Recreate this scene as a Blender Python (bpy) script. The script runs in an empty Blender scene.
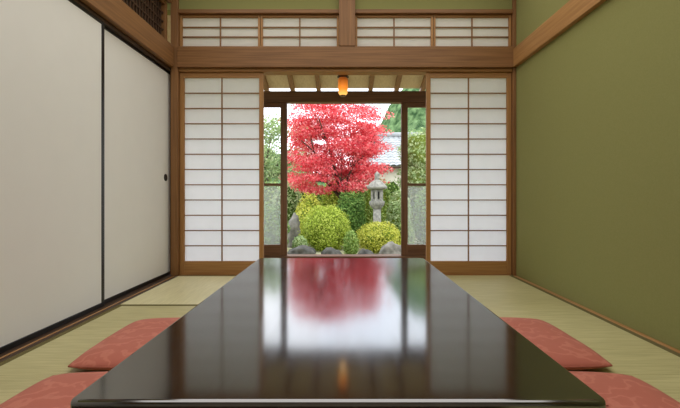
import bpy, bmesh, math, random
from mathutils import Vector, Matrix, noise
random.seed(7)
S = bpy.context.scene
COL = S.collection
F = 400.0; CH = 0.675
W = {}
try: S.view_settings.view_transform = 'Standard'
except Exception: pass

def lin(c):
    return tuple(((v/255)/12.92 if v/255 <= .04045 else ((v/255+.055)/1.055)**2.4) for v in c)
def at(px, py, d): return Vector(((px-343)/F*d, d, CH-(py-196)/F*d))

# ---------------------------------------------------------------- materials
def newmat(name):
    m = bpy.data.materials.new(name); m.use_nodes = True
    return m, m.node_tree, m.node_tree.nodes['Principled BSDF']
def N(nt, t, **kw):
    n = nt.nodes.new(t)
    for k, v in kw.items(): setattr(n, k, v)
    return n
def ramp(nt, stops):
    r = N(nt, 'ShaderNodeValToRGB'); el = r.color_ramp.elements
    while len(el) < len(stops): el.new(.5)
    for e, (p, c) in zip(el, stops): e.position = p; e.color = (*lin(c), 1)
    return r
def mat_noise(name, c1, c2, scale=(8,8,8), rough=.7, bump=0, detail=5, spec=.4, metallic=0, bdist=.01, lo=.3, hi=.7):
    m, nt, b = newmat(name)
    tc = N(nt,'ShaderNodeTexCoord'); mp = N(nt,'ShaderNodeMapping'); mp.inputs['Scale'].default_value = scale
    nz = N(nt,'ShaderNodeTexNoise'); nz.inputs['Scale'].default_value = 1; nz.inputs['Detail'].default_value = detail
    r = ramp(nt, [(lo,c1),(hi,c2)])
    nt.links.new(tc.outputs['Object'], mp.inputs['Vector']); nt.links.new(mp.outputs['Vector'], nz.inputs['Vector'])
    nt.links.new(nz.outputs['Fac'], r.inputs['Fac']); nt.links.new(r.outputs['Color'], b.inputs['Base Color'])
    b.inputs['Roughness'].default_value = rough; b.inputs['Specular IOR Level'].default_value = spec
    b.inputs['Metallic'].default_value = metallic
    if bump:
        bp = N(nt,'ShaderNodeBump'); bp.inputs['Strength'].default_value = bump; bp.inputs['Distance'].default_value = bdist
        nt.links.new(nz.outputs['Fac'], bp.inputs['Height']); nt.links.new(bp.outputs['Normal'], b.inputs['Normal'])
    return m
def wood(name, c1, c2, axis, rough=.5, fine=70, spec=.35):
    sc = [fine]*3; sc['xyz'.index(axis)] = 2.2
    return mat_noise(name, c1, c2, sc, rough, .05, 4, spec, bdist=.003)

def woods(name, c1, c2, rough=.5): return {a: wood(name+'_'+a, c1, c2, a, rough) for a in 'xyz'}
WD = woods('cedar', (112,76,42), (142,101,60))       # posts, beams
WS = woods('shoji_wood', (146,103,57), (174,130,79))
WB = woods('lattice_wood', (118,82,47), (144,102,61))
WK = woods('dark_wood', (52,36,25), (78,55,37))
WG = woods('glass_door_wood', (98,70,47), (132,97,68))
WL = woods('pale_wood', (208,182,142), (224,200,160))
WR = woods('rafter_wood', (126,88,52), (156,112,68))
def leafmat(name, stops, trans=.35):
    m, nt, b = newmat(name)
    g = N(nt,'ShaderNodeNewGeometry'); r = ramp(nt, stops)
    nt.links.new(g.outputs['Random Per Island'], r.inputs['Fac'])
    nt.links.new(r.outputs['Color'], b.inputs['Base Color'])
    b.inputs['Roughness'].default_value = .65; b.inputs['Specular IOR Level'].default_value = .2
    t = N(nt,'ShaderNodeBsdfTranslucent'); nt.links.new(r.outputs['Color'], t.inputs['Color'])
    mx = N(nt,'ShaderNodeMixShader'); mx.inputs[0].default_value = trans
    nt.links.new(b.outputs[0], mx.inputs[1]); nt.links.new(t.outputs[0], mx.inputs[2])
    nt.links.new(mx.outputs[0], nt.nodes['Material Output'].inputs['Surface'])
    return m
def papermat(name, c1, c2, trans=.6):
    m, nt, b = newmat(name)
    tc = N(nt,'ShaderNodeTexCoord'); nz = N(nt,'ShaderNodeTexNoise'); nz.inputs['Scale'].default_value = 9; nz.inputs['Detail'].default_value = 4
    r = ramp(nt, [(.3,c1),(.7,c2)])
    nt.links.new(tc.outputs['Object'], nz.inputs['Vector']); nt.links.new(nz.outputs['Fac'], r.inputs['Fac'])
    d = N(nt,'ShaderNodeBsdfDiffuse'); t = N(nt,'ShaderNodeBsdfTranslucent'); mx = N(nt,'ShaderNodeMixShader')
    mx.inputs[0].default_value = trans
    for s in (d,t): nt.links.new(r.outputs['Color'], s.inputs['Color'])
    nt.links.new(d.outputs[0], mx.inputs[1]); nt.links.new(t.outputs[0], mx.inputs[2])
    nt.links.new(mx.outputs[0], nt.nodes['Material Output'].inputs['Surface'])
    return m
def glassmat(name, frost=0.0):
    m, nt, b = newmat(name)
    tr = N(nt,'ShaderNodeBsdfTransparent'); gl = N(nt,'ShaderNodeBsdfGlossy'); gl.inputs['Roughness'].default_value = .02
    mx = N(nt,'ShaderNodeMixShader'); mx.inputs[0].default_value = .05
    nt.links.new(tr.outputs[0], mx.inputs[1]); nt.links.new(gl.outputs[0], mx.inputs[2])
    out = mx
    if frost:
        t = N(nt,'ShaderNodeBsdfTranslucent'); t.inputs['Color'].default_value = (.54,.55,.52,1)
        m2 = N(nt,'ShaderNodeMixShader'); m2.inputs[0].default_value = frost
        nt.links.new(mx.outputs[0], m2.inputs[1]); nt.links.new(t.outputs[0], m2.inputs[2]); out = m2
    nt.links.new(out.outputs[0], nt.nodes['Material Output'].inputs['Surface'])
    return m
M = {}
M['lacquer'] = mat_noise('black_lacquer', (14,12,13), (20,16,18), (60,2,60), .10, 0, 4, .5)
nt = M['lacquer'].node_tree; b = nt.nodes['Principled BSDF']; b.inputs['IOR'].default_value = 2.75
nz = N(nt,'ShaderNodeTexNoise'); mp = N(nt,'ShaderNodeMapping'); tc = N(nt,'ShaderNodeTexCoord')
mp.inputs['Scale'].default_value = (55,3,55); nz.inputs['Scale'].default_value = 1
mr = N(nt,'ShaderNodeMapRange'); mr.inputs['To Min'].default_value = .08; mr.inputs['To Max'].default_value = .135
nt.links.new(tc.outputs['Object'], mp.inputs[0]); nt.links.new(mp.outputs[0], nz.inputs['Vector'])
nt.links.new(nz.outputs['Fac'], mr.inputs['Value']); nt.links.new(mr.outputs[0], b.inputs['Roughness'])
M['fusuma_black'] = mat_noise('fusuma_frame_lacquer', (14,12,11), (24,20,18), (6,6,6), .3)
M['fusuma_paper'] = mat_noise('fusuma_paper', (221,219,213), (223,221,215), (6,6,6), .85, 0, 2, .1)
M['paper'] = papermat('shoji_paper', (241,243,246), (245,247,250), .64)
M['paper_warm'] = papermat('transom_paper', (245,244,240), (250,249,246), .48)
M['green_wall'] = mat_noise('green_clay_plaster', (132,131,81), (138,136,87), (160,160,160), .95, .12, 6, .05, bdist=.002)
M['ceil'] = wood('ceiling_boards', (150,112,72), (176,138,94), 'y', .6, 25)
M['heri'] = mat_noise('tatami_border_cloth', (94,86,54), (114,104,68), (200,200,200), .9, 0, 2, .1)
M['glass'] = glassmat('clear_glass'); M['frost'] = glassmat('frosted_glass', .36)
M['stone'] = mat_noise('granite', (110,109,102), (156,154,144), (18,18,18), .9, .4, 8, .1)
M['stone_dark'] = mat_noise('dark_recess', (30,30,28), (44,44,40), (9,9,9), .95)  # flat dark colour for the lantern hollow's shade and the house panes
M['rock'] = mat_noise('garden_rock', (78,76,70), (142,138,128), (7,7,7), .9, .6, 8, .15, bdist=.03)
M['rock2'] = mat_noise('wet_rock', (42,42,38), (92,90,82), (8,8,8), .7, .6, 8, .3, bdist=.03)
M['bark'] = mat_noise('maple_bark', (58,46,40), (98,82,70), (20,20,4), .9, .5, 6, .1)
M['moss'] = mat_noise('mossy_gravel', (120,122,76), (176,172,148), (3,3,3), .95, .5, 8, .05, bdist=.03)
M['roof'] = mat_noise('grey_roof_tile', (134,138,140), (170,172,172), (3,3,3), .5, 0, 4, .3)
M['housewall'] = mat_noise('cream_plaster', (212,206,188), (226,220,204), (3,3,3), .9)
M['hill'] = mat_noise('forested_hill', (44,70,42), (108,134,90), (.75,.75,.75), .95, 0, 10, .05, lo=.36, hi=.66)
M['brass'] = mat_noise('dark_metal', (30,24,20), (48,40,32), (20,20,20), .4, metallic=.7)
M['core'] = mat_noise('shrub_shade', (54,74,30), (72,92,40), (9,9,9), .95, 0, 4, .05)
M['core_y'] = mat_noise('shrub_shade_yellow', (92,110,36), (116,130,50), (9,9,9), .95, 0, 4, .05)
M['seam'] = mat_noise('cushion_seam', (152,82,66), (170,96,78), (60,60,60), .85)
L = {
 'maple': leafmat('maple_leaves', [(0,(190,50,64)),(.35,(224,86,96)),(.7,(238,122,128)),(1,(249,176,173))], .5),
 'lime': leafmat('azalea_leaves', [(0,(122,144,42)),(.5,(168,186,66)),(1,(204,212,108))], .3),
 'gold': leafmat('golden_leaves', [(0,(140,146,42)),(.5,(186,188,70)),(1,(214,210,112))], .3),
 'dark': leafmat('evergreen_leaves', [(0,(62,96,40)),(.5,(96,132,58)),(1,(140,168,86))], .3),
 'mid': leafmat('green_leaves', [(0,(92,126,52)),(.5,(134,162,80)),(1,(178,194,116))], .35),
 'pale': leafmat('pale_leaves', [(0,(124,150,92)),(.5,(160,182,124)),(1,(196,208,160))], .4),
}
def amber():
    m, nt, b = newmat('amber_shade')
    tc = N(nt,'ShaderNodeTexCoord'); nz = N(nt,'ShaderNodeTexNoise'); nz.inputs['Scale'].default_value = 25
    r = ramp(nt, [(.3,(196,96,22)),(.7,(226,124,36))])
    nt.links.new(tc.outputs['Object'], nz.inputs['Vector']); nt.links.new(nz.outputs['Fac'], r.inputs['Fac'])
    nt.links.new(r.outputs['Color'], b.inputs['Base Color'])
    sx = N(nt,'ShaderNodeSeparateXYZ'); mr = N(nt,'ShaderNodeMapRange')
    mr.inputs['From Min'].default_value = .02; mr.inputs['From Max'].default_value = .15
    r2 = ramp(nt, [(0,(255,204,104)),(.35,(240,138,40)),(1,(120,64,24))])
    nt.links.new(tc.outputs['Object'], sx.inputs[0]); nt.links.new(sx.outputs['Z'], mr.inputs['Value'])
    nt.links.new(mr.outputs[0], r2.inputs['Fac']); nt.links.new(r2.outputs['Color'], b.inputs['Emission Color'])
    b.inputs['Emission Strength'].default_value = 1.05
    return m
M['amber'] = amber()
def tatami(name, along):
    m, nt, b = newmat(name)
    tc = N(nt,'ShaderNodeTexCoord')
    w = N(nt,'ShaderNodeTexWave', wave_type='BANDS', bands_direction=('X' if along == 'y' else 'Y'))
    w.inputs['Scale'].default_value = 28; w.inputs['Distortion'].default_value = .6; w.inputs['Detail'].default_value = 2
    mp = N(nt,'ShaderNodeMapping'); mp.inputs['Scale'].default_value = (160,7,7) if along == 'x' else (7,160,7)
    nz = N(nt,'ShaderNodeTexNoise'); nz.inputs['Scale'].default_value = 1; nz.inputs['Detail'].default_value = 4
    n2 = N(nt,'ShaderNodeTexNoise'); n2.inputs['Scale'].default_value = 1.2
    if along == 'x': r = ramp(nt, [(.25,(210,203,164)),(.75,(236,229,192))])  # crosswise mat paler: light reflected from the shoji put into its colour
    else: r = ramp(nt, [(.25,(172,165,120)),(.75,(208,200,154))])
    r2 = ramp(nt, [(.3,(230,228,212)),(.7,(255,255,250))])
    mx = N(nt,'ShaderNodeMix', data_type='RGBA', blend_type='MULTIPLY'); mx.inputs[0].default_value = 1
    for s,t in ((tc.outputs['Object'],mp.inputs[0]),(tc.outputs['Object'],w.inputs['Vector']),(mp.outputs[0],nz.inputs['Vector']),
        (tc.outputs['Object'],n2.inputs['Vector']),(nz.outputs['Fac'],r.inputs['Fac']),(n2.outputs['Fac'],r2.inputs['Fac']),
        (r.outputs['Color'],mx.inputs[6]),(r2.outputs['Color'],mx.inputs[7]),(mx.outputs[2],b.inputs['Base Color'])): nt.links.new(s,t)
    bp = N(nt,'ShaderNodeBump'); bp.inputs['Strength'].default_value = .3; bp.inputs['Distance'].default_value = .002
    nt.links.new(w.outputs['Fac'], bp.inputs['Height']); nt.links.new(bp.outputs['Normal'], b.inputs['Normal'])
    b.inputs['Roughness'].default_value = .42; b.inputs['Specular IOR Level'].default_value = .5
    return m
M['tat_x_lit'] = tatami('tatami_rush_x_lit','x'); M['tat_y'] = tatami('tatami_rush_y','y')
def cushionmat():
    m, nt, b = newmat('coral_brocade')
    tc = N(nt,'ShaderNodeTexCoord')
    w = N(nt,'ShaderNodeTexWave', wave_type='RINGS'); w.inputs['Scale'].default_value = 3.2; w.inputs['Distortion'].default_value = 15
    w.inputs['Detail'].default_value = 3; w.inputs['Detail Scale'].default_value = 2.4
    r = ramp(nt, [(0,(176,97,79)),(.80,(178,99,81)),(.92,(187,110,91)),(1,(189,113,93))])
    nz = N(nt,'ShaderNodeTexNoise'); nz.inputs['Scale'].default_value = 260
    nt.links.new(tc.outputs['Object'], w.inputs['Vector']); nt.links.new(w.outputs['Fac'], r.inputs['Fac'])
    nt.links.new(r.outputs['Color'], b.inputs['Base Color']); nt.links.new(tc.outputs['Object'], nz.inputs['Vector'])
    bp = N(nt,'ShaderNodeBump'); bp.inputs['Strength'].default_value = .2; bp.inputs['Distance'].default_value = .002
    nt.links.new(nz.outputs['Fac'], bp.inputs['Height']); nt.links.new(bp.outputs['Normal'], b.inputs['Normal'])
    b.inputs['Roughness'].default_value = .75; b.inputs['Sheen Weight'].default_value = .05
    return m
M['cushion'] = cushionmat()

# ---------------------------------------------------------------- helpers
def tag(o, label=None, cat=None, group=None, kind=None):
    for k, v in (('label',label),('category',cat),('group',group),('kind',kind)):
        if v: o[k] = v
    return o
def thing(name, label, cat, loc=(0,0,0), group=None):
    o = bpy.data.objects.new(name, None); o.empty_display_size = .1; COL.objects.link(o)
    o.location = loc; W[o] = Vector(loc)
    return tag(o, label, cat, group)
def link(name, me, mats, parent, loc, bevel=0, smooth=False, seg=2):
    for m in (mats if isinstance(mats,(list,tuple)) else [mats]): me.materials.append(m)
    o = bpy.data.objects.new(name, me); COL.objects.link(o)
    if parent: o.parent = parent; W[o] = W[parent]
    else: o.location = loc; W[o] = Vector(loc)
    if smooth:
        for p in me.polygons: p.use_smooth = True
    if bevel:
        md = o.modifiers.new('Bevel','BEVEL'); md.width = bevel; md.segments = seg; md.limit_method = 'ANGLE'
    return o
def obj(name, bm, mats, parent=None, loc=None, bevel=0, smooth=False, seg=2):
    """bm holds world coordinates"""
    if parent: org = W[parent]
    elif loc is not None: org = Vector(loc)
    else:
        xs = [v.co for v in bm.verts]
        org = Vector((sum(v.x for v in xs)/len(xs), sum(v.y for v in xs)/len(xs), min(v.z for v in xs)))
    bmesh.ops.translate(bm, verts=bm.verts, vec=-org)
    bmesh.ops.recalc_face_normals(bm, faces=bm.faces)
    me = bpy.data.meshes.new(name); bm.to_mesh(me); bm.free()
    return link(name, me, mats, parent, org, bevel, smooth, seg)
def box(bm, x0, x1, y0, y1, z0, z1):
    vs = [bm.verts.new(p) for p in ((x0,y0,z0),(x1,y0,z0),(x1,y1,z0),(x0,y1,z0),(x0,y0,z1),(x1,y0,z1),(x1,y1,z1),(x0,y1,z1))]
    for f in ((3,2,1,0),(4,5,6,7),(0,1,5,4),(1,2,6,5),(2,3,7,6),(3,0,4,7)): bm.faces.new([vs[i] for i in f])
def bx(*b):
    bm = bmesh.new(); box(bm, *b); return bm
def part(name, b, mat, parent, bevel=.002, **kw): return obj(name, bx(*b), mat, parent, bevel=bevel, **kw)
def struct(name, bm, mat, bevel=0): return tag(obj(name, bm, mat, bevel=bevel), kind='structure')
def lathe(bm, prof, n, cx, cy, rot=0, cap=True):
    rings = [[bm.verts.new((cx+r*math.cos(rot+2*math.pi*k/n), cy+r*math.sin(rot+2*math.pi*k/n), z)) for k in range(n)] for r, z in prof]
    for a, c in zip(rings, rings[1:]):
        for k in range(n): bm.faces.new((a[k], a[(k+1)%n], c[(k+1)%n], c[k]))
    if cap: bm.faces.new(rings[0][::-1]); bm.faces.new(rings[-1])
def tube(bm, pts, rad, n=7):
    pts = [Vector(p) for p in pts]; rings = []
    for i, p in enumerate(pts):
        d = (pts[min(i+1,len(pts)-1)] - pts[max(i-1,0)]).normalized()
        u = d.cross(Vector((0,1,0)) if abs(d.y) < .9 else Vector((1,0,0))).normalized(); v = d.cross(u)
        rings.append([bm.verts.new(p + (u*math.cos(2*math.pi*k/n) + v*math.sin(2*math.pi*k/n))*rad[i]) for k in range(n)])
    for a, c in zip(rings, rings[1:]):
        for k in range(n): bm.faces.new((a[k], a[(k+1)%n], c[(k+1)%n], c[k]))
    bm.faces.new(rings[0][::-1]); bm.faces.new(rings[-1])
def rvec():
    while True:
        v = Vector((random.uniform(-1,1), random.uniform(-1,1), random.uniform(-1,1)))
        if .05 < v.length < 1: return v.normalized()
STAR = [(0,1),(.16,.42),(.72,.62),(.40,.12),(.78,-.32),(.22,-.28),(0,-.55),(-.22,-.28),(-.78,-.32),(-.40,.12),(-.72,.62),(-.16,.42)]
def foliage(name, lobes, n, size, mat, core, parent, star=False, corek=.84, flat=False, lump=.18):
    """lobes: (centre, radii). leaves around the shells, over dark cores; one mesh"""
    org = W[parent]; V = []; Fc = []; MI = []
    tot = sum(r[0]*r[1]+r[0]*r[2]+r[1]*r[2] for c, r in lobes)
    for c, r in lobes:
        c = Vector(c); k = int(n*(r[0]*r[1]+r[0]*r[2]+r[1]*r[2])/tot)
        for _ in range(k):
            d = rvec()
            rr = random.uniform(.1,1.1)**.5 if core is None else random.uniform(.84,1.07) + lump*noise.noise(d*2.6+c*3)
            p = c + Vector((d.x*r[0], d.y*r[1], d.z*r[2]))*rr - org
            nrm = (Vector((0,-.35,.8)) + rvec()*.95).normalized() if flat else (d + rvec()*.8).normalized()
            t = nrm.cross(rvec()).normalized(); b = nrm.cross(t)
            s = size*random.uniform(.65,1.25); i0 = len(V)
            if star:
                for (u, v) in STAR: V.append(p + b*u*s + t*v*s)
                Fc.append(tuple(range(i0, i0+12)))
            else:
                V += [p - t*s, p + b*s*.55, p + t*s, p - b*s*.55]; Fc.append((i0,i0+1,i0+2,i0+3))
            MI.append(0)
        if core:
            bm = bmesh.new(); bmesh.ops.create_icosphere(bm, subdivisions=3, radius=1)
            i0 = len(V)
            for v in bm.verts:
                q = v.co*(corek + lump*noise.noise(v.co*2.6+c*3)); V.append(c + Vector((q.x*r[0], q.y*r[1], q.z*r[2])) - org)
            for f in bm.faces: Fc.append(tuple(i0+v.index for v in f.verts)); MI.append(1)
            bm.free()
    me = bpy.data.meshes.new(name); me.from_pydata(V, [], Fc); me.update()
    o = link(name, me, [mat]+([core] if core else []), parent, None)
    me.polygons.foreach_set('material_index', MI)
    return o
GZ = -.45

# ---------------------------------------------------------------- room shell
YB = 3.42; XL = -1.462; XR = 1.47; ZC = 2.6
struct('floor', bx(-1.6,1.6,-1.8,3.42,-.14,-.056), WK['y'])
struct('ceiling', bx(-1.75,1.75,-1.8,3.62,ZC,ZC+.08), M['ceil'])
struct('wall_right', bx(XR,XR+.12,-1.8,3.56,-.14,ZC), M['green_wall'])
struct('wall_rear_blocker', bx(XL-.16,XR+.12,-1.92,-1.8,-.14,ZC+.08), M['housewall'])  # unseen; added to keep rear sky light off the table's front lip
bm = bx(XL-.16,XL-.045,-1.8,3.56,-.14,1.72); struct('wall_left', bm, M['housewall'])
struct('wall_left_front', bx(XL-.045,XL-.002,-1.8,1.47,0,1.738), M['fusuma_paper'])
struct('wall_left_top', bx(XL-.14,XL-.02,-1.8,3.56,2.33,ZC), M['green_wall'])
struct('wall_left_middle', bx(XL-.14,XL-.02,-1.8,2.02,1.95,2.33), M['green_wall'])
struct('wall_left_header', bx(XL-.16,XL-.02,-1.8,3.56,1.766,1.95), M['green_wall'])
struct('wall_back', bx(XL-.1,XR,YB,YB+.1,2.266,ZC), M['green_wall'])
tn = [0]
def trim(bm, mat, bevel=.003):
    tn[0] += 1; return struct('trim_%d' % tn[0], bm, mat, bevel)
trim(bx(XL,-1.402,YB-.03,YB+.1,0,ZC), WD['z'])                       # left corner post
trim(bx(1.446,XR,YB-.03,YB+.1,0,ZC), WD['z'])                        # right corner post
trim(bx(-1.402,1.446,YB-.045,YB+.1,1.764,1.94), WD['x'])             # back beam
trim(bx(-1.402,1.446,YB-.01,YB+.1,1.737,1.763), WS['x'])             # head track
trim(bx(-1.402,1.446,YB-.02,YB+.1,2.232,2.265), WD['x'])             # transom head
trim(bx(-.034,.103,YB-.05,YB+.1,1.941,ZC), WD['z'])                  # short centre post
trim(bx(-1.40,1.445,YB-.02,YB+.11,-.06,-.001), WS['x'])              # threshold
trim(bx(XR-.035,XR,-1.8,YB-.046,1.764,1.915), WS['y'])               # right wall beam
trim(bx(XR-.028,XR,-.36,YB-.031,-.055,.002), WS['y'])                # right floor batten
trim(bx(XL-.02,XL+.035,-1.8,YB-.046,1.764,1.94), WD['y'])            # left beam
trim(bx(XL-.045,XL-.001,-1.8,3.50,1.739,1.763), WK['y'])             # left head track
trim(bx(XL-.045,XL+.028,-.36,YB-.031,-.055,-.001), WK['y'])          # left sill
trim(bx(XL+.029,XL+.038,-.36,YB-.031,-.055,.0015), WS['y'])          # pale ridge of the sill
trim(bx(XL+.039,XL+.072,-.36,YB-.031,-.055,-.001), WK['y'])          # left sill, inner strip
trim(bx(XL-.045,XL-.001,YB-.030,3.50,-.055,-.001), WK['y'])          # left sill end
trim(bx(XL-.02,XL+.02,-1.8,YB-.046,2.30,2.335), WD['y'])             # above the left transom

# ---------------------------------------------------------------- shoji
def screen(name, label, cat, group, x0, x1, y, z0, z1, cols, rows, st, top, bot, paper, dep=.03, bar=.009):
    t = thing(name, label, cat, ((x0+x1)/2, y+dep/2, z0), group)
    part('stile', (x0,x0+st,y,y+dep,z0,z1), WS['z'], t); part('stile', (x1-st,x1,y,y+dep,z0,z1), WS['z'], t)
    part('top_rail', (x0+st,x1-st,y+.001,y+dep-.001,z1-top,z1), WS['x'], t)
    part('bottom_rail', (x0+st,x1-st,y+.001,y+dep-.001,z0,z0+bot), WS['x'], t)
    a0, a1, c0, c1 = x0+st, x1-st, z0+bot, z1-top
    bm = bmesh.new()
    for k in range(1, cols):
        x = a0+(a1-a0)*k/cols; box(bm, x-bar/2, x+bar/2, y+.006, y+.020, c0, c1)
    for k in range(1, rows):
        z = c0+(c1-c0)*k/rows; box(bm, a0, a1, y+.007, y+.019, z-bar/2, z+bar/2)
    obj('lattice', bm, WB['x'], t)
    bm = bmesh.new(); bm.faces.new([bm.verts.new(p) for p in ((a0,y+.021,c0),(a1,y+.021,c0),(a1,y+.021,c1),(a0,y+.021,c1))])
    obj('paper', bm, paper, t)
    return t
gs = 'paper shoji screens either side of the garden opening'
screen('shoji_screen','tall shoji screen with white paper panes beside the white sliding doors','sliding screen',gs,-1.400,-.684,YB+.012,0,1.736,2,12,.036,.045,.115,M['paper'])
screen('shoji_screen','tall shoji screen with white paper panes against the green wall','sliding screen',gs,.716,1.444,YB+.012,0,1.736,2,12,.036,.045,.115,M['paper'])
gt = 'paper transom panels above the beam'
for x0, x1, lb in ((-1.400,-.712,'small paper transom panel in the left corner, above the shoji beside the white doors'),
                   (-.708,-.036,'small paper transom panel just left of the short centre post'),
                   (.105,.774,'small paper transom panel just right of the short centre post'),
                   (.778,1.444,'small paper transom panel in the right corner, next to the green wall')):
    screen('transom_panel', lb, 'transom', gt, x0, x1, YB+.015, 1.941, 2.231, 2, 3, .018, .02, .02, M['paper_warm'], bar=.010)

# ---------------------------------------------------------------- fusuma
def fusuma(label, y0, y1, xf, pully):
    t = thing('fusuma_door', label, 'sliding door', (xf-.01,(y0+y1)/2,0), 'white fusuma doors along the left wall')
    x0 = xf-.02; st = .028; z1 = 1.738
    part('panel', (x0+.003,xf-.003,y0+st,y1-st,.028,z1-.02), M['fusuma_paper'], t, bevel=0)
    part('stile', (x0,xf,y0,y0+st,0,z1), M['fusuma_black'], t); part('stile', (x0,xf,y1-st,y1,0,z1), M['fusuma_black'], t)
    part('top_rail', (x0,xf,y0+st,y1-st,z1-.02,z1), M['fusuma_black'], t); part('bottom_rail', (x0,xf,y0+st,y1-st,0,.028), M['fusuma_black'], t)
    zc = .83; bm = bmesh.new()
    ring = [(.030,0),(.030,.004),(.022,.005),(.019,.001)]
    lathe(bm, ring, 24, 0, 0)
    bmesh.ops.rotate(bm, verts=bm.verts, matrix=Matrix.Rotation(math.pi/2,3,'Y'), cent=(0,0,0))
    bmesh.ops.translate(bm, verts=bm.verts, vec=(xf-.003,pully,zc))
    tag(obj('pull', bm, M['brass'], t, smooth=False), 'round dark recessed finger pull')
fusuma('white paper fusuma door with a small round dark pull, next to the corner post', 2.43, 3.474, XL-.024, 3.355)
fusuma('white paper fusuma door overlapping in front, farther from the shoji screens', 1.49, 2.455, XL-.001, 1.60)

# dark openwork transom on the left wall
t = thing('carved_transom','dark wooden openwork transom above the white sliding doors','transom',(XL-.03,2.72,1.951))
for (a,b_) in ((2.02,2.05),(3.335,3.372)): part('frame_post',(XL-.055,XL-.018,a,b_,1.951,2.298),WD['z'],t)
part('frame_rail',(XL-.055,XL-.018,2.05,3.335,1.951,1.985),WD['y'],t); part('frame_rail',(XL-.055,XL-.018,2.05,3.335,2.27,2.298),WD['y'],t)
bm = bmesh.new()
n = 30
for k in range(1,n): 
    y = 2.05+1.285*k/n; box(bm, XL-.045, XL-.036, y-.007, y+.007, 1.985, 2.27)
for z in (2.06,2.13,2.2): box(bm, XL-.048, XL-.034, 2.05, 3.335, z-.006, z+.006)
obj('lattice', bm, WK['z'], t)
part('backing_panel',(XL-.062,XL-.056,2.02,3.372,1.951,2.298),WK['y'],t,bevel=0)

# ---------------------------------------------------------------- tatami
def mat_(label, x0, x1, y0, y1, along):
    x0 += .001; x1 -= .001; y0 += .001; y1 -= .001; h = .03
    t = thing('tatami_mat', label, 'tatami mat', ((x0+x1)/2,(y0+y1)/2,-.055), 'tatami mats on the floor')
    if along == 'x':
        part('rush_surface',(x0,x1,y0+h,y1-h,-.055,0),M['tat_x_lit'],t,bevel=0)
        for a in ((x0,x1,y0,y0+h),(x0,x1,y1-h,y1)): part('border_cloth',(*a,-.055,.001),M['heri'],t,bevel=.001)
    else:
        part('rush_surface',(x0+h,x1-h,y0,y1,-.055,0),M['tat_y'],t,bevel=0)
        for a in ((x0,x0+h,y0,y1),(x1-h,x1,y0,y1)): part('border_cloth',(*a,-.055,.001),M['heri'],t,bevel=.001)
a, b1, c_, d_ = -1.389, -.446, .498, 1.441
mat_('woven rush tatami mat laid crosswise at the foot of the shoji beside the white doors', a, c_, 2.457, 3.40, 'x')
mat_('woven rush tatami mat along the green wall, reaching to the shoji', c_, d_, 1.515, 3.40, 'y')
mat_('woven rush tatami mat along the white sliding doors, under the left cushions', a, b1, .57, 2.457, 'y')
mat_('woven rush tatami mat lying beneath the black lacquer table', b1, c_, .57, 2.457, 'y')
mat_('woven rush tatami mat under the near right cushion', c_, d_, -.36, 1.515, 'y')

# ---------------------------------------------------------------- table
t = thing('low_table','low black lacquered dining table reflecting the red maple','table',(-.008,1.41,.0015))
def slab(x0,x1,y0,y1,z0,z1,r=.018,n=6):
    bm = bmesh.new(); pts = []
    for cx,cy,s in ((x1-r,y1-r,0),(x0+r,y1-r,1),(x0+r,y0+r,2),(x1-r,y0+r,3)):
        for k in range(n+1):
            an = (s+k/n)*math.pi/2; pts.append((cx+r*math.cos(an), cy+r*math.sin(an)))
    lo = [bm.verts.new((x,y,z0)) for x,y in pts]; hi = [bm.verts.new((x,y,z1)) for x,y in pts]
    bm.faces.new(lo[::-1]); bm.faces.new(hi); m = len(pts)
    for k in range(m): bm.faces.new((lo[k],lo[(k+1)%m],hi[(k+1)%m],hi[k]))
    return bm
o = obj('tabletop', slab(-.453,.437,.652,2.168,.292,.34), M['lacquer'], t, bevel=.008, seg=4)
ap = bmesh.new()
box(ap,-.385,.369,.715,.735,.225,.292); box(ap,-.385,.369,2.085,2.105,.225,.292)
box(ap,-.385,-.365,.735,2.085,.225,.292); box(ap,.349,.369,.735,2.085,.225,.292)
obj('apron', ap, M['lacquer'], t, bevel=.003)
for x in (-.36,.344):
    for y in (.74,2.08):
        bm = bmesh.new(); lathe(bm,[(.046,.0015),(.05,.03),(.055,.18),(.064,.291)],4,x,y,math.pi/4)
        obj('leg', bm, M['lacquer'], t, bevel=.006)

# ---------------------------------------------------------------- cushions
def cushion_mesh(w, l, th):
    bm = bmesh.new(); n = 32; g = {}
    for s in (1,-1):
        for i in range(n+1):
            for j in range(n+1):
                u, v = math.sin((2*i/n-1)*math.pi/2), math.sin((2*j/n-1)*math.pi/2)
                edge = i in (0,n) or j in (0,n)
                if edge and s == -1: g[s,i,j] = g[1,i,j]; continue
                k = max(0,(1-u**4)*(1-v**4))**.5
                cr = 1-.055*(u*u*v*v)**1.5                  # rounded corners
                x = u*w/2*cr; y = v*l/2*cr
                z = th*.42 + (th*.58*k if s == 1 else -th*.42*min(1,k*1.5))
                if s == 1: z -= .009*math.exp(-(u*u+v*v)*22) - .003*noise.noise(Vector((u*2.5,v*2.5,w*9)))*k
                g[s,i,j] = bm.verts.new((x,y,z))
        for i in range(n):
            for j in range(n):
                q = [g[s,i,j],g[s,i+1,j],g[s,i+1,j+1],g[s,i,j+1]]
                bm.faces.new(q if s == 1 else q[::-1])
    rim = [g[1,i,0] for i in range(n)]+[g[1,n,j] for j in range(n)]+[g[1,i,n] for i in range(n,0,-1)]+[g[1,0,j] for j in range(n,0,-1)]
    return bm, [v.co.copy() for v in rim]
TH = .064
bm, rim = cushion_mesh(.57,.58,TH)
t = thing('floor_cushion','coral brocade floor cushion at the far end of the table on the right','cushion',(.755,1.80,.0015),'coral floor cushions around the table')
for v in bm.verts: v.co += W[t]
obj('cover', bm, M['cushion'], t, smooth=True)
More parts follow.
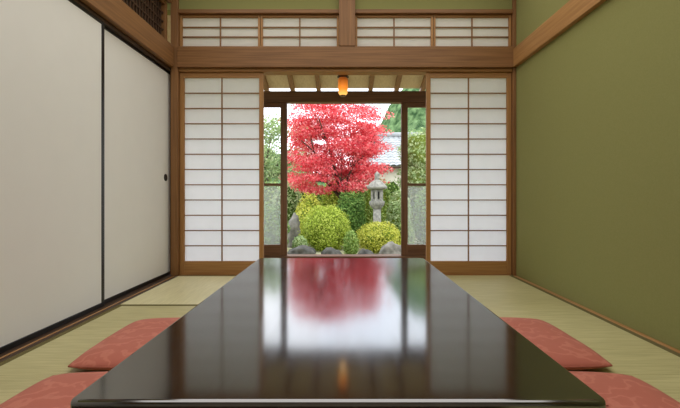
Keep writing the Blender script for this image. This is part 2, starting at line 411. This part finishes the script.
bm = bmesh.new(); tube(bm,[p+W[t] for p in rim+rim[:1]],[.004]*(len(rim)+1),6); obj('piping', bm, M['seam'], t, smooth=True)
bm = bmesh.new()
for k in range(4): 
    an = k*math.pi/2+.4; c = W[t]+Vector((0,0,TH-.009))
    tube(bm,[c,c+Vector((.012*math.cos(an),.012*math.sin(an),.006)),c+Vector((.026*math.cos(an),.026*math.sin(an),.004))],[.003,.0025,.0015],5)
obj('tuft', bm, M['seam'], t)
for loc, rz, lb in (((.755,1.165,.0015),-.03,'coral brocade floor cushion nearest the viewer on the right of the table'),
                ((-.78,1.80,.0015),.03,'coral brocade floor cushion at the far end of the table on the left'),
                ((-.765,1.165,.0015),.02,'coral brocade floor cushion nearest the viewer on the left of the table')):
    r = t.copy(); COL.objects.link(r); r.location = loc; r.rotation_euler = (0,0,rz); r['label'] = lb
    for ch in list(t.children):
        c = ch.copy(); COL.objects.link(c); c.parent = r

# ---------------------------------------------------------------- veranda
struct('floor_veranda', bx(-2.7,2.7,3.535,4.52,-.12,-.012), WD['x'])
struct('wall_veranda_left', bx(-2.8,-2.7,3.42,4.5,-.45,2.55), M['housewall'])
struct('wall_veranda_right', bx(2.7,2.8,3.42,4.5,-.45,2.55), M['housewall'])
struct('wall_outer_left', bx(-2.7,XL-.16,3.42,3.52,-.12,2.6), M['housewall'])
struct('wall_outer_right', bx(XR+.12,2.7,3.42,3.52,-.12,2.6), M['housewall'])
trim(bx(-2.7,2.7,4.36,4.46,1.70,1.82), WG['x'])                      # outer beam
trim(bx(-2.7,2.7,4.34,4.50,-.011,.02), WG['x'])                      # outer sill
def zr(y): return 2.62-.33*(y-3.4)
bm = bmesh.new()
YE = 5.12
vs = [bm.verts.new(p) for p in ((-2.9,3.55,zr(3.55)),(2.9,3.55,zr(3.55)),(2.9,YE,zr(YE)),(-2.9,YE,zr(YE)))]
vt = [bm.verts.new(v.co+Vector((0,0,.04))) for v in vs]
bm.faces.new(vs); bm.faces.new(vt[::-1])
for k in range(4): bm.faces.new((vs[k],vt[k],vt[(k+1)%4],vs[(k+1)%4]))
ceil2 = struct('ceiling_veranda', bm, WL['y'])
for k in range(-8,9):
    x = .02+k*.33; bm = bmesh.new(); y0,y1 = 3.56,YE+.06
    w_ = .027
    v = [bm.verts.new(p) for p in ((x-w_,y0,zr(y0)-.065),(x+w_,y0,zr(y0)-.065),(x+w_,y1,zr(y1)-.065),(x-w_,y1,zr(y1)-.065),
         (x-w_,y0,zr(y0)-.001),(x+w_,y0,zr(y0)-.001),(x+w_,y1,zr(y1)-.001),(x-w_,y1,zr(y1)-.001))]
    for f in ((3,2,1,0),(4,5,6,7),(0,1,5,4),(1,2,6,5),(2,3,7,6),(3,0,4,7)): bm.faces.new([v[i] for i in f])
    obj('rafter', bm, WR['y'], ceil2)
def glassdoor(label, x0, x1, y):
    t = thing('glass_door', label, 'glass door', ((x0+x1)/2,y+.02,.02), 'sliding glass doors onto the garden')
    s = .07; z0, z1 = .021, 1.699; zm = .80
    part('stile',(x0,x0+s,y,y+.035,z0,z1),WG['z'],t); part('stile',(x1-s,x1,y,y+.035,z0,z1),WG['z'],t)
    part('top_rail',(x0+s,x1-s,y+.001,y+.034,z1-.05,z1),WG['x'],t); part('bottom_rail',(x0+s,x1-s,y+.001,y+.034,z0,z0+.12),WG['x'],t)
    part('middle_rail',(x0+s,x1-s,y+.004,y+.031,zm-.014,zm+.014),WG['x'],t)
    for nm,a,b_,m in (('frosted_pane',z0+.12,zm-.014,'frost'),('clear_pane',zm+.014,z1-.05,'glass')):
        bm = bmesh.new(); bm.faces.new([bm.verts.new(p) for p in ((x0+s,y+.018,a),(x1-s,y+.018,a),(x1-s,y+.018,b_),(x0+s,y+.018,b_))])
        obj(nm, bm, M[m], t)
glassdoor('brown framed sliding glass door at the left edge of the garden opening', -1.52, -.615, 4.385)
glassdoor('brown framed sliding glass door at the right edge of the garden opening', .640, 1.55, 4.385)
# hanging lamp
lx, ly = 0.0, 3.59; zb, zt = 1.565, 1.77
t = thing('hanging_lamp','glowing amber lantern lamp hanging above the garden opening','lamp',(lx,ly,zb))
R_ = .044
bm = bmesh.new(); lathe(bm,[(R_*.55,zb+.012),(R_*.9,zb+.03),(R_,zb+.07),(R_,zt-.05),(R_*.8,zt-.034)],16,lx,ly); obj('shade', bm, M['amber'], t, smooth=True)
bm = bmesh.new(); lathe(bm,[(R_*.35,zb),(R_*.58,zb+.004),(R_*.58,zb+.013)],16,lx,ly); obj('bottom_ring', bm, WK['x'], t)
bm = bmesh.new(); lathe(bm,[(R_*.82,zt-.036),(R_+.010,zt-.028),(.03,zt),(.008,zt+.03)],16,lx,ly); obj('cap', bm, WK['x'], t)
bm = bmesh.new(); lathe(bm,[(.004,zt+.029),(.004,zr(ly)-.003)],6,lx,ly); obj('cord', bm, M['brass'], t)

# ---------------------------------------------------------------- garden
bm = bmesh.new(); bmesh.ops.create_grid(bm, x_segments=60, y_segments=60, size=1)
for v in bm.verts:
    x, y = v.co.x*14, 4.5+(v.co.y+1)/2*26
    v.co = (x, y, GZ+.05*noise.noise(Vector((x*.6,y*.6,0)))*min(1,max(0,(y-6)))-.02)
struct('ground', bm, M['moss'])
bm = bmesh.new(); bmesh.ops.create_grid(bm, x_segments=2, y_segments=2, size=200); bmesh.ops.translate(bm,verts=bm.verts,vec=(0,60,GZ-.2))
struct('ground_far', bm, M['moss'])
bm = bmesh.new(); bmesh.ops.create_grid(bm, x_segments=260, y_segments=60, size=1)
for v in bm.verts:
    x, y = v.co.x*80+20, 70+(v.co.y+1)*25
    h = (25*math.exp(-((x-16)/11.5)**2)+20*math.exp(-((x-40)/18)**2)+13*math.exp(-((x+20)/15)**2))*math.exp(-((y-95)/22)**2)
    v.co = (x,y,-1+h+1.6*noise.noise(Vector((x*.16,y*.16,3)))*min(1,h/6)+1.3*noise.noise(Vector((x*.7,y*.7,1)))*min(1,h/6))
struct('hills', bm, M['hill'])

# maple
mx, my = .02, 10.7
t = thing('maple_tree','spreading maple tree in full red autumn colour','tree',(mx,my,GZ))
bm = bmesh.new()
tube(bm,[(mx,my,GZ-.05),(mx-.03,my,.1),(mx+.03,my,.6),(mx-.05,my,1.0)],[.11,.09,.075,.065],9)
for k in range(11):
    an = 2*math.pi*k/11+.3; R = random.uniform(.75,1.1); z = (1.1,1.6,2.1,2.6)[k%4]
    e = Vector((mx-.22+R*math.cos(an),my+R*.8*math.sin(an),z)); s = Vector((mx-.03,my,random.uniform(.55,.95)))
    mid = s.lerp(e,.5)+Vector((0,0,.12)); tube(bm,[s,s.lerp(mid,.5),mid,mid.lerp(e,.5),e],[.05,.04,.03,.02,.01],6)
    for q in range(3):
        e2 = e+Vector((random.uniform(-.4,.4),random.uniform(-.3,.3),random.uniform(0,.35))); tube(bm,[mid.lerp(e,.4),e2],[.016,.005],5)
obj('trunk', bm, M['bark'], t, smooth=True)
lobes = []
cen = Vector((mx-.22,my,2.0))
for k in range(280):
    while True:
        d = Vector((random.uniform(-1,1),random.uniform(-1,1),random.uniform(-1,1)))
        if (d.x**2+d.y**2)**3.5+abs(d.z)**7 < 1.05: break
    c = cen+Vector((d.x*1.2,d.y*.85,d.z*1.2)); r = random.uniform(.18,.36); lobes.append((c,(r*1.35,r*.95,r*.38)))
foliage('leaves', lobes, 38000, .035, L['maple'], None, t, star=True, flat=True)

def shrub(name, label, cat, px, ytop, wpx, d, leaf, core, n, size, group='shrubs in the garden', ybase=None, depth=None):
    ppm = F/d; x = (px-343)/ppm; zt = CH-(ytop-196)/ppm; zb = GZ if ybase is None else CH-(ybase-196)/ppm
    rx = wpx/ppm/2; h = zt-zb; ry = depth or rx
    t = thing(name, label, cat, (x,d,GZ), group)
    cz = zb+h*.42
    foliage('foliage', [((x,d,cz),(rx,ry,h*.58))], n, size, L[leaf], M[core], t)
    bm = bmesh.new()
    for k in range(4):
        an = k*1.6; tube(bm,[(x+.05*math.cos(an),d+.05*math.sin(an),GZ-.05),(x+rx*.4*math.cos(an),d+ry*.4*math.sin(an),cz)],[.02,.01],5)
    obj('stem', bm, M['bark'], t)
    return t
shrub('azalea_shrub','clipped round yellow-green azalea, largest globe before the maple','shrub',326,206,48,8.6,'lime','core_y',8000,.020,depth=.44)
shrub('azalea_shrub','low golden azalea mound in front of the stone lantern','shrub',379,222,44,8.15,'gold','core_y',6000,.019,depth=.38)
shrub('evergreen_shrub','dark green shrub between the round azalea and the stone lantern','shrub',350,192,32,9.75,'dark','core',4600,.030,depth=.36)
shrub('azalea_shrub','golden shrub behind the round azalea, beside the upright rock','shrub',309,195,28,9.9,'gold','core_y',3000,.028)
shrub('evergreen_shrub','dark evergreen shrub at the foot of the left glass door','shrub',268,205,40,7.9,'dark','core',3200,.03)
shrub('azalea_shrub','small loose pale shrub right of the stone lantern','shrub',399,192,24,10.2,'pale','core_y',2600,.036)
shrub('evergreen_shrub','green shrub behind the right glass door','shrub',432,186,40,9.0,'dark','core',3400,.034)
shrub('low_shrub','small low green shrub between the two clipped azaleas','shrub',351,231,15,7.6,'mid','core_y',1700,.020)
shrub('low_shrub','tiny pale shrub before the upright rock','shrub',300,236,15,7.95,'pale','core_y',1300,.020)
shrub('low_shrub','small dark shrub at the foot of the right glass door','shrub',406,220,16,8.6,'mid','core',1500,.024)
shrub('evergreen_shrub','loose pale green shrub filling the gap left of the maple trunk','shrub',288,182,32,11.8,'pale','core',2200,.042,depth=.35)
shrub('azalea_shrub','yellow-green shrub behind the maple trunk','shrub',338,176,36,12.1,'lime','core_y',3400,.04,depth=.3)
shrub('evergreen_shrub','pale green shrub behind the stone lantern cap','shrub',376,178,32,12.1,'mid','core_y',2600,.04,depth=.3)

# hedge
t = thing('hedge','long green hedge closing the garden behind the maple','hedge',(0,13.2,GZ))
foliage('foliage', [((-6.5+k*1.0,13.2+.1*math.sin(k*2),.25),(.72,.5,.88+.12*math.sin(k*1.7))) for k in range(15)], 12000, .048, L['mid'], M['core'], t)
def tree(name, label, x, y, lobes, leaf, n, size, core='core'):
    t = thing(name, label, 'tree', (x,y,GZ), 'trees beyond the garden')
    bm = bmesh.new(); zt = lobes[0][0][2]
    tube(bm,[(x,y,GZ-.1),(x+.05,y,(GZ+zt)/2),(x,y,zt)],[.14,.11,.07],8)
    for c, r in lobes[1:]: tube(bm,[(x,y,zt*.55),c],[.06,.02],6)
    obj('trunk', bm, M['bark'], t)
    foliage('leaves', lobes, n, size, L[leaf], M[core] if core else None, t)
tree('broadleaf_tree','pale green tree rising behind the right glass door', 2.45, 11.6,
     [((2.4,11.6,1.9),(.75,.6,.7)),((2.9,11.7,2.2),(.7,.6,.6)),((2.2,11.6,1.2),(.6,.5,.5)),((2.7,11.6,.9),(.8,.5,.5))],'pale',5200,.05,'core_y')
tree('broadleaf_tree','pale airy tree seen through the left glass door', -3.1, 15.4,
     [((-3.1,15.4,2.2),(.9,.6,1.1)),((-2.3,15.4,1.6),(.7,.5,.6)),((-3.5,15.3,1.5),(.8,.5,.6)),((-1.7,15.5,2.2),(.7,.5,.6)),((-2.7,15.4,3.3),(.8,.5,.6)),((-1.5,15.4,3.1),(.6,.5,.4))],'pale',6600,.06,None)

# rocks
def rock(label, px, ytop, ybase, wpx, d, m, seed):
    ppm = F/d; x = (px-343)/ppm; zt = CH-(ytop-196)/ppm; rx = wpx/ppm/2; h = zt-GZ
    bm = bmesh.new(); bmesh.ops.create_icosphere(bm, subdivisions=4, radius=1)
    for v in bm.verts:
        p = v.co.copy(); k = 1+.28*noise.noise(p*1.3+Vector((seed*7,0,0)))+.12*noise.noise(p*3.7+Vector((seed,3,0)))
        z = max(p.z*k,-.35)
        v.co = (x+p.x*k*rx, d+p.y*k*rx*.8, GZ-.03+(z+.35)/1.35*(h+.03))
    o = obj('garden_rock', bm, M[m], smooth=True); tag(o, label, 'rock', 'rocks set in the garden')
rock('upright pale grey rock standing left of the round azalea',294,216,250,16,9.0,'rock',1)
rock('broad flat dark stone below the upright pale rock',302,245,258,28,7.2,'rock2',2)
rock('flat dark stone in front of the round azalea',332,248,258,22,7.25,'rock2',3)
rock('dark grey stone right of the low golden azalea',392,242,258,24,7.2,'rock',4)
rock('small dark stone below the low golden azalea',366,249,258,18,7.1,'rock2',5)

# stone lantern
lx, ly = at(377,196,9.2).x, 9.2
def zz(py): return CH-(py-196)/F*ly
t = thing('stone_lantern','grey stone garden lantern with a wide hexagonal cap','lantern',(lx,ly,GZ))
SR = .88
def lp(name, prof, n, m='stone', smooth=False, bevel=.006):
    bm = bmesh.new(); lathe(bm, [(r*SR,z) for r,z in prof], n, lx, ly, .26); return obj(name, bm, M[m], t, smooth=smooth, bevel=bevel)
lp('base',[(.27,GZ-.03),(.27,GZ+.10),(.20,GZ+.16),(.14,GZ+.17)],6)
lp('post',[(.115,GZ+.165),(.105,GZ+.4),(.115,GZ+.42),(.115,GZ+.45),(.105,GZ+.47),(.10,zz(209))],14,smooth=True,bevel=0)
lp('platform',[(.11,zz(209.2)),(.20,zz(205)),(.215,zz(203)),(.215,zz(201))],6)
lp('light_chamber',[(.105,zz(201)),(.105,zz(190))],6,'stone_dark',bevel=0)  # solid block; shade inside the open chamber put into its colour
bm = bmesh.new()
for k in range(6):
    an = .26+k*math.pi/3; cx, cy = lx+.125*SR*math.cos(an), ly+.125*SR*math.sin(an); lathe(bm,[(.036,zz(201)),(.036,zz(190))],6,cx,cy)
lathe(bm,[(.15*SR,zz(201)),(.15*SR,zz(199.3))],6,lx,ly,.26); lathe(bm,[(.15*SR,zz(191.6)),(.15*SR,zz(190))],6,lx,ly,.26)
obj('chamber_frame', bm, M['stone'], t)
lp('roof',[(.14,zz(190)),(.275,zz(188.6)),(.29,zz(187)),(.27,zz(186)),(.16,zz(182)),(.07,zz(179.5))],6)
lp('finial',[(.05,zz(179.6)),(.075,zz(178.5)),(.05,zz(177.3)),(.075,zz(175.3)),(.06,zz(173.5)),(.012,zz(171.5))],14,smooth=True,bevel=0)

# house
hx0, hx1, ye, yr = .6, 9.0, 15.2, 18.2; ze, zri = 1.80, 3.35
t = thing('neighbour_house','house with a grey tiled roof beyond the stone lantern','house',(4.8,17,GZ))
part('wall',(hx0+.5,hx1-.5,15.6,20.5,GZ,1.83),M['housewall'],t,bevel=0)
bm = bmesh.new(); nx, ny = 280, 12
for sgn in (0,1):
    rows = []
    for j in range(ny+1):
        for st in (0,1):
            if (j == 0 and st == 0) or (j == ny and st == 1): continue
            f = j/ny; y = ye+(yr-ye)*f if not sgn else 2*yr-ye-(yr-ye)*f
            z = ze+(zri-ze)*f+(.035 if st else 0)
            rows.append([bm.verts.new((hx0+(hx1-hx0)*i/nx, y, z+.045*abs(math.sin(i*math.pi/8)))) for i in range(nx+1)])
    for a_, c in zip(rows,rows[1:]):
        for i in range(nx): bm.faces.new((a_[i],a_[i+1],c[i+1],c[i]))
obj('roof', bm, M['roof'], t)
bm = bmesh.new(); tube(bm,[(hx0-.05,yr,zri+.10),(hx1+.05,yr,zri+.10)],[.12,.12],10); obj('ridge', bm, M['roof'], t, smooth=True)
part('eave_board',(hx0,hx1,ye+.05,ye+.12,ze-.07,ze-.005),WK['x'],t)
for x in (3.2,5.0,6.8):
    f = part('window',(x,x+1.1,15.54,15.60,.5,1.5),WK['z'],t); part('pane',(x+.06,x+1.04,15.535,15.545,.56,1.44),M['stone_dark'],f,bevel=0)

# ---------------------------------------------------------------- light
w = bpy.data.worlds.new('overcast'); S.world = w; w.use_nodes = True; nt = w.node_tree
bg = nt.nodes['Background']; tc = N(nt,'ShaderNodeTexCoord'); nz = N(nt,'ShaderNodeTexNoise'); nz.inputs['Scale'].default_value = 2.5; nz.inputs['Detail'].default_value = 6
r = ramp(nt,[(.35,(222,232,246)),(.65,(250,252,255))])
nt.links.new(tc.outputs['Generated'],nz.inputs['Vector']); nt.links.new(nz.outputs['Fac'],r.inputs['Fac']); nt.links.new(r.outputs['Color'],bg.inputs['Color'])
bg.inputs['Strength'].default_value = 3.4
def light(name, kind, loc, rot, e, col, **kw):
    l = bpy.data.lights.new(name, kind); l.energy = e; l.color = col
    for k, v in kw.items(): setattr(l, k, v)
    o = bpy.data.objects.new(name, l); COL.objects.link(o); o.location = loc; o.rotation_euler = rot; return o
sun = light('sun','SUN',(5,0,10),(0,0,0),1.0,(1,.96,.9),angle=math.radians(25))
sun.rotation_euler = Vector((-.5,.42,-.8)).to_track_quat('-Z','Y').to_euler()
light('fill_light','AREA',(0,1.3,2.56),(0,0,0),64,(1,.98,.94),shape='RECTANGLE',size=2.7,size_y=3.8)  # unseen area light added under the ceiling to fill the room
light('lamp_bulb','POINT',(0,3.59,1.53),(0,0,0),.07,(1,.6,.25),shadow_soft_size=.03)

cam = bpy.data.cameras.new('camera'); co = bpy.data.objects.new('camera', cam); COL.objects.link(co)
co.location = (0,0,CH); co.rotation_euler = (math.pi/2,0,0)
cam.sensor_width = 36; cam.lens = F/680*36; cam.shift_x = -3/680; cam.shift_y = -8/680; cam.clip_start = .05; cam.clip_end = 500
S.camera = co
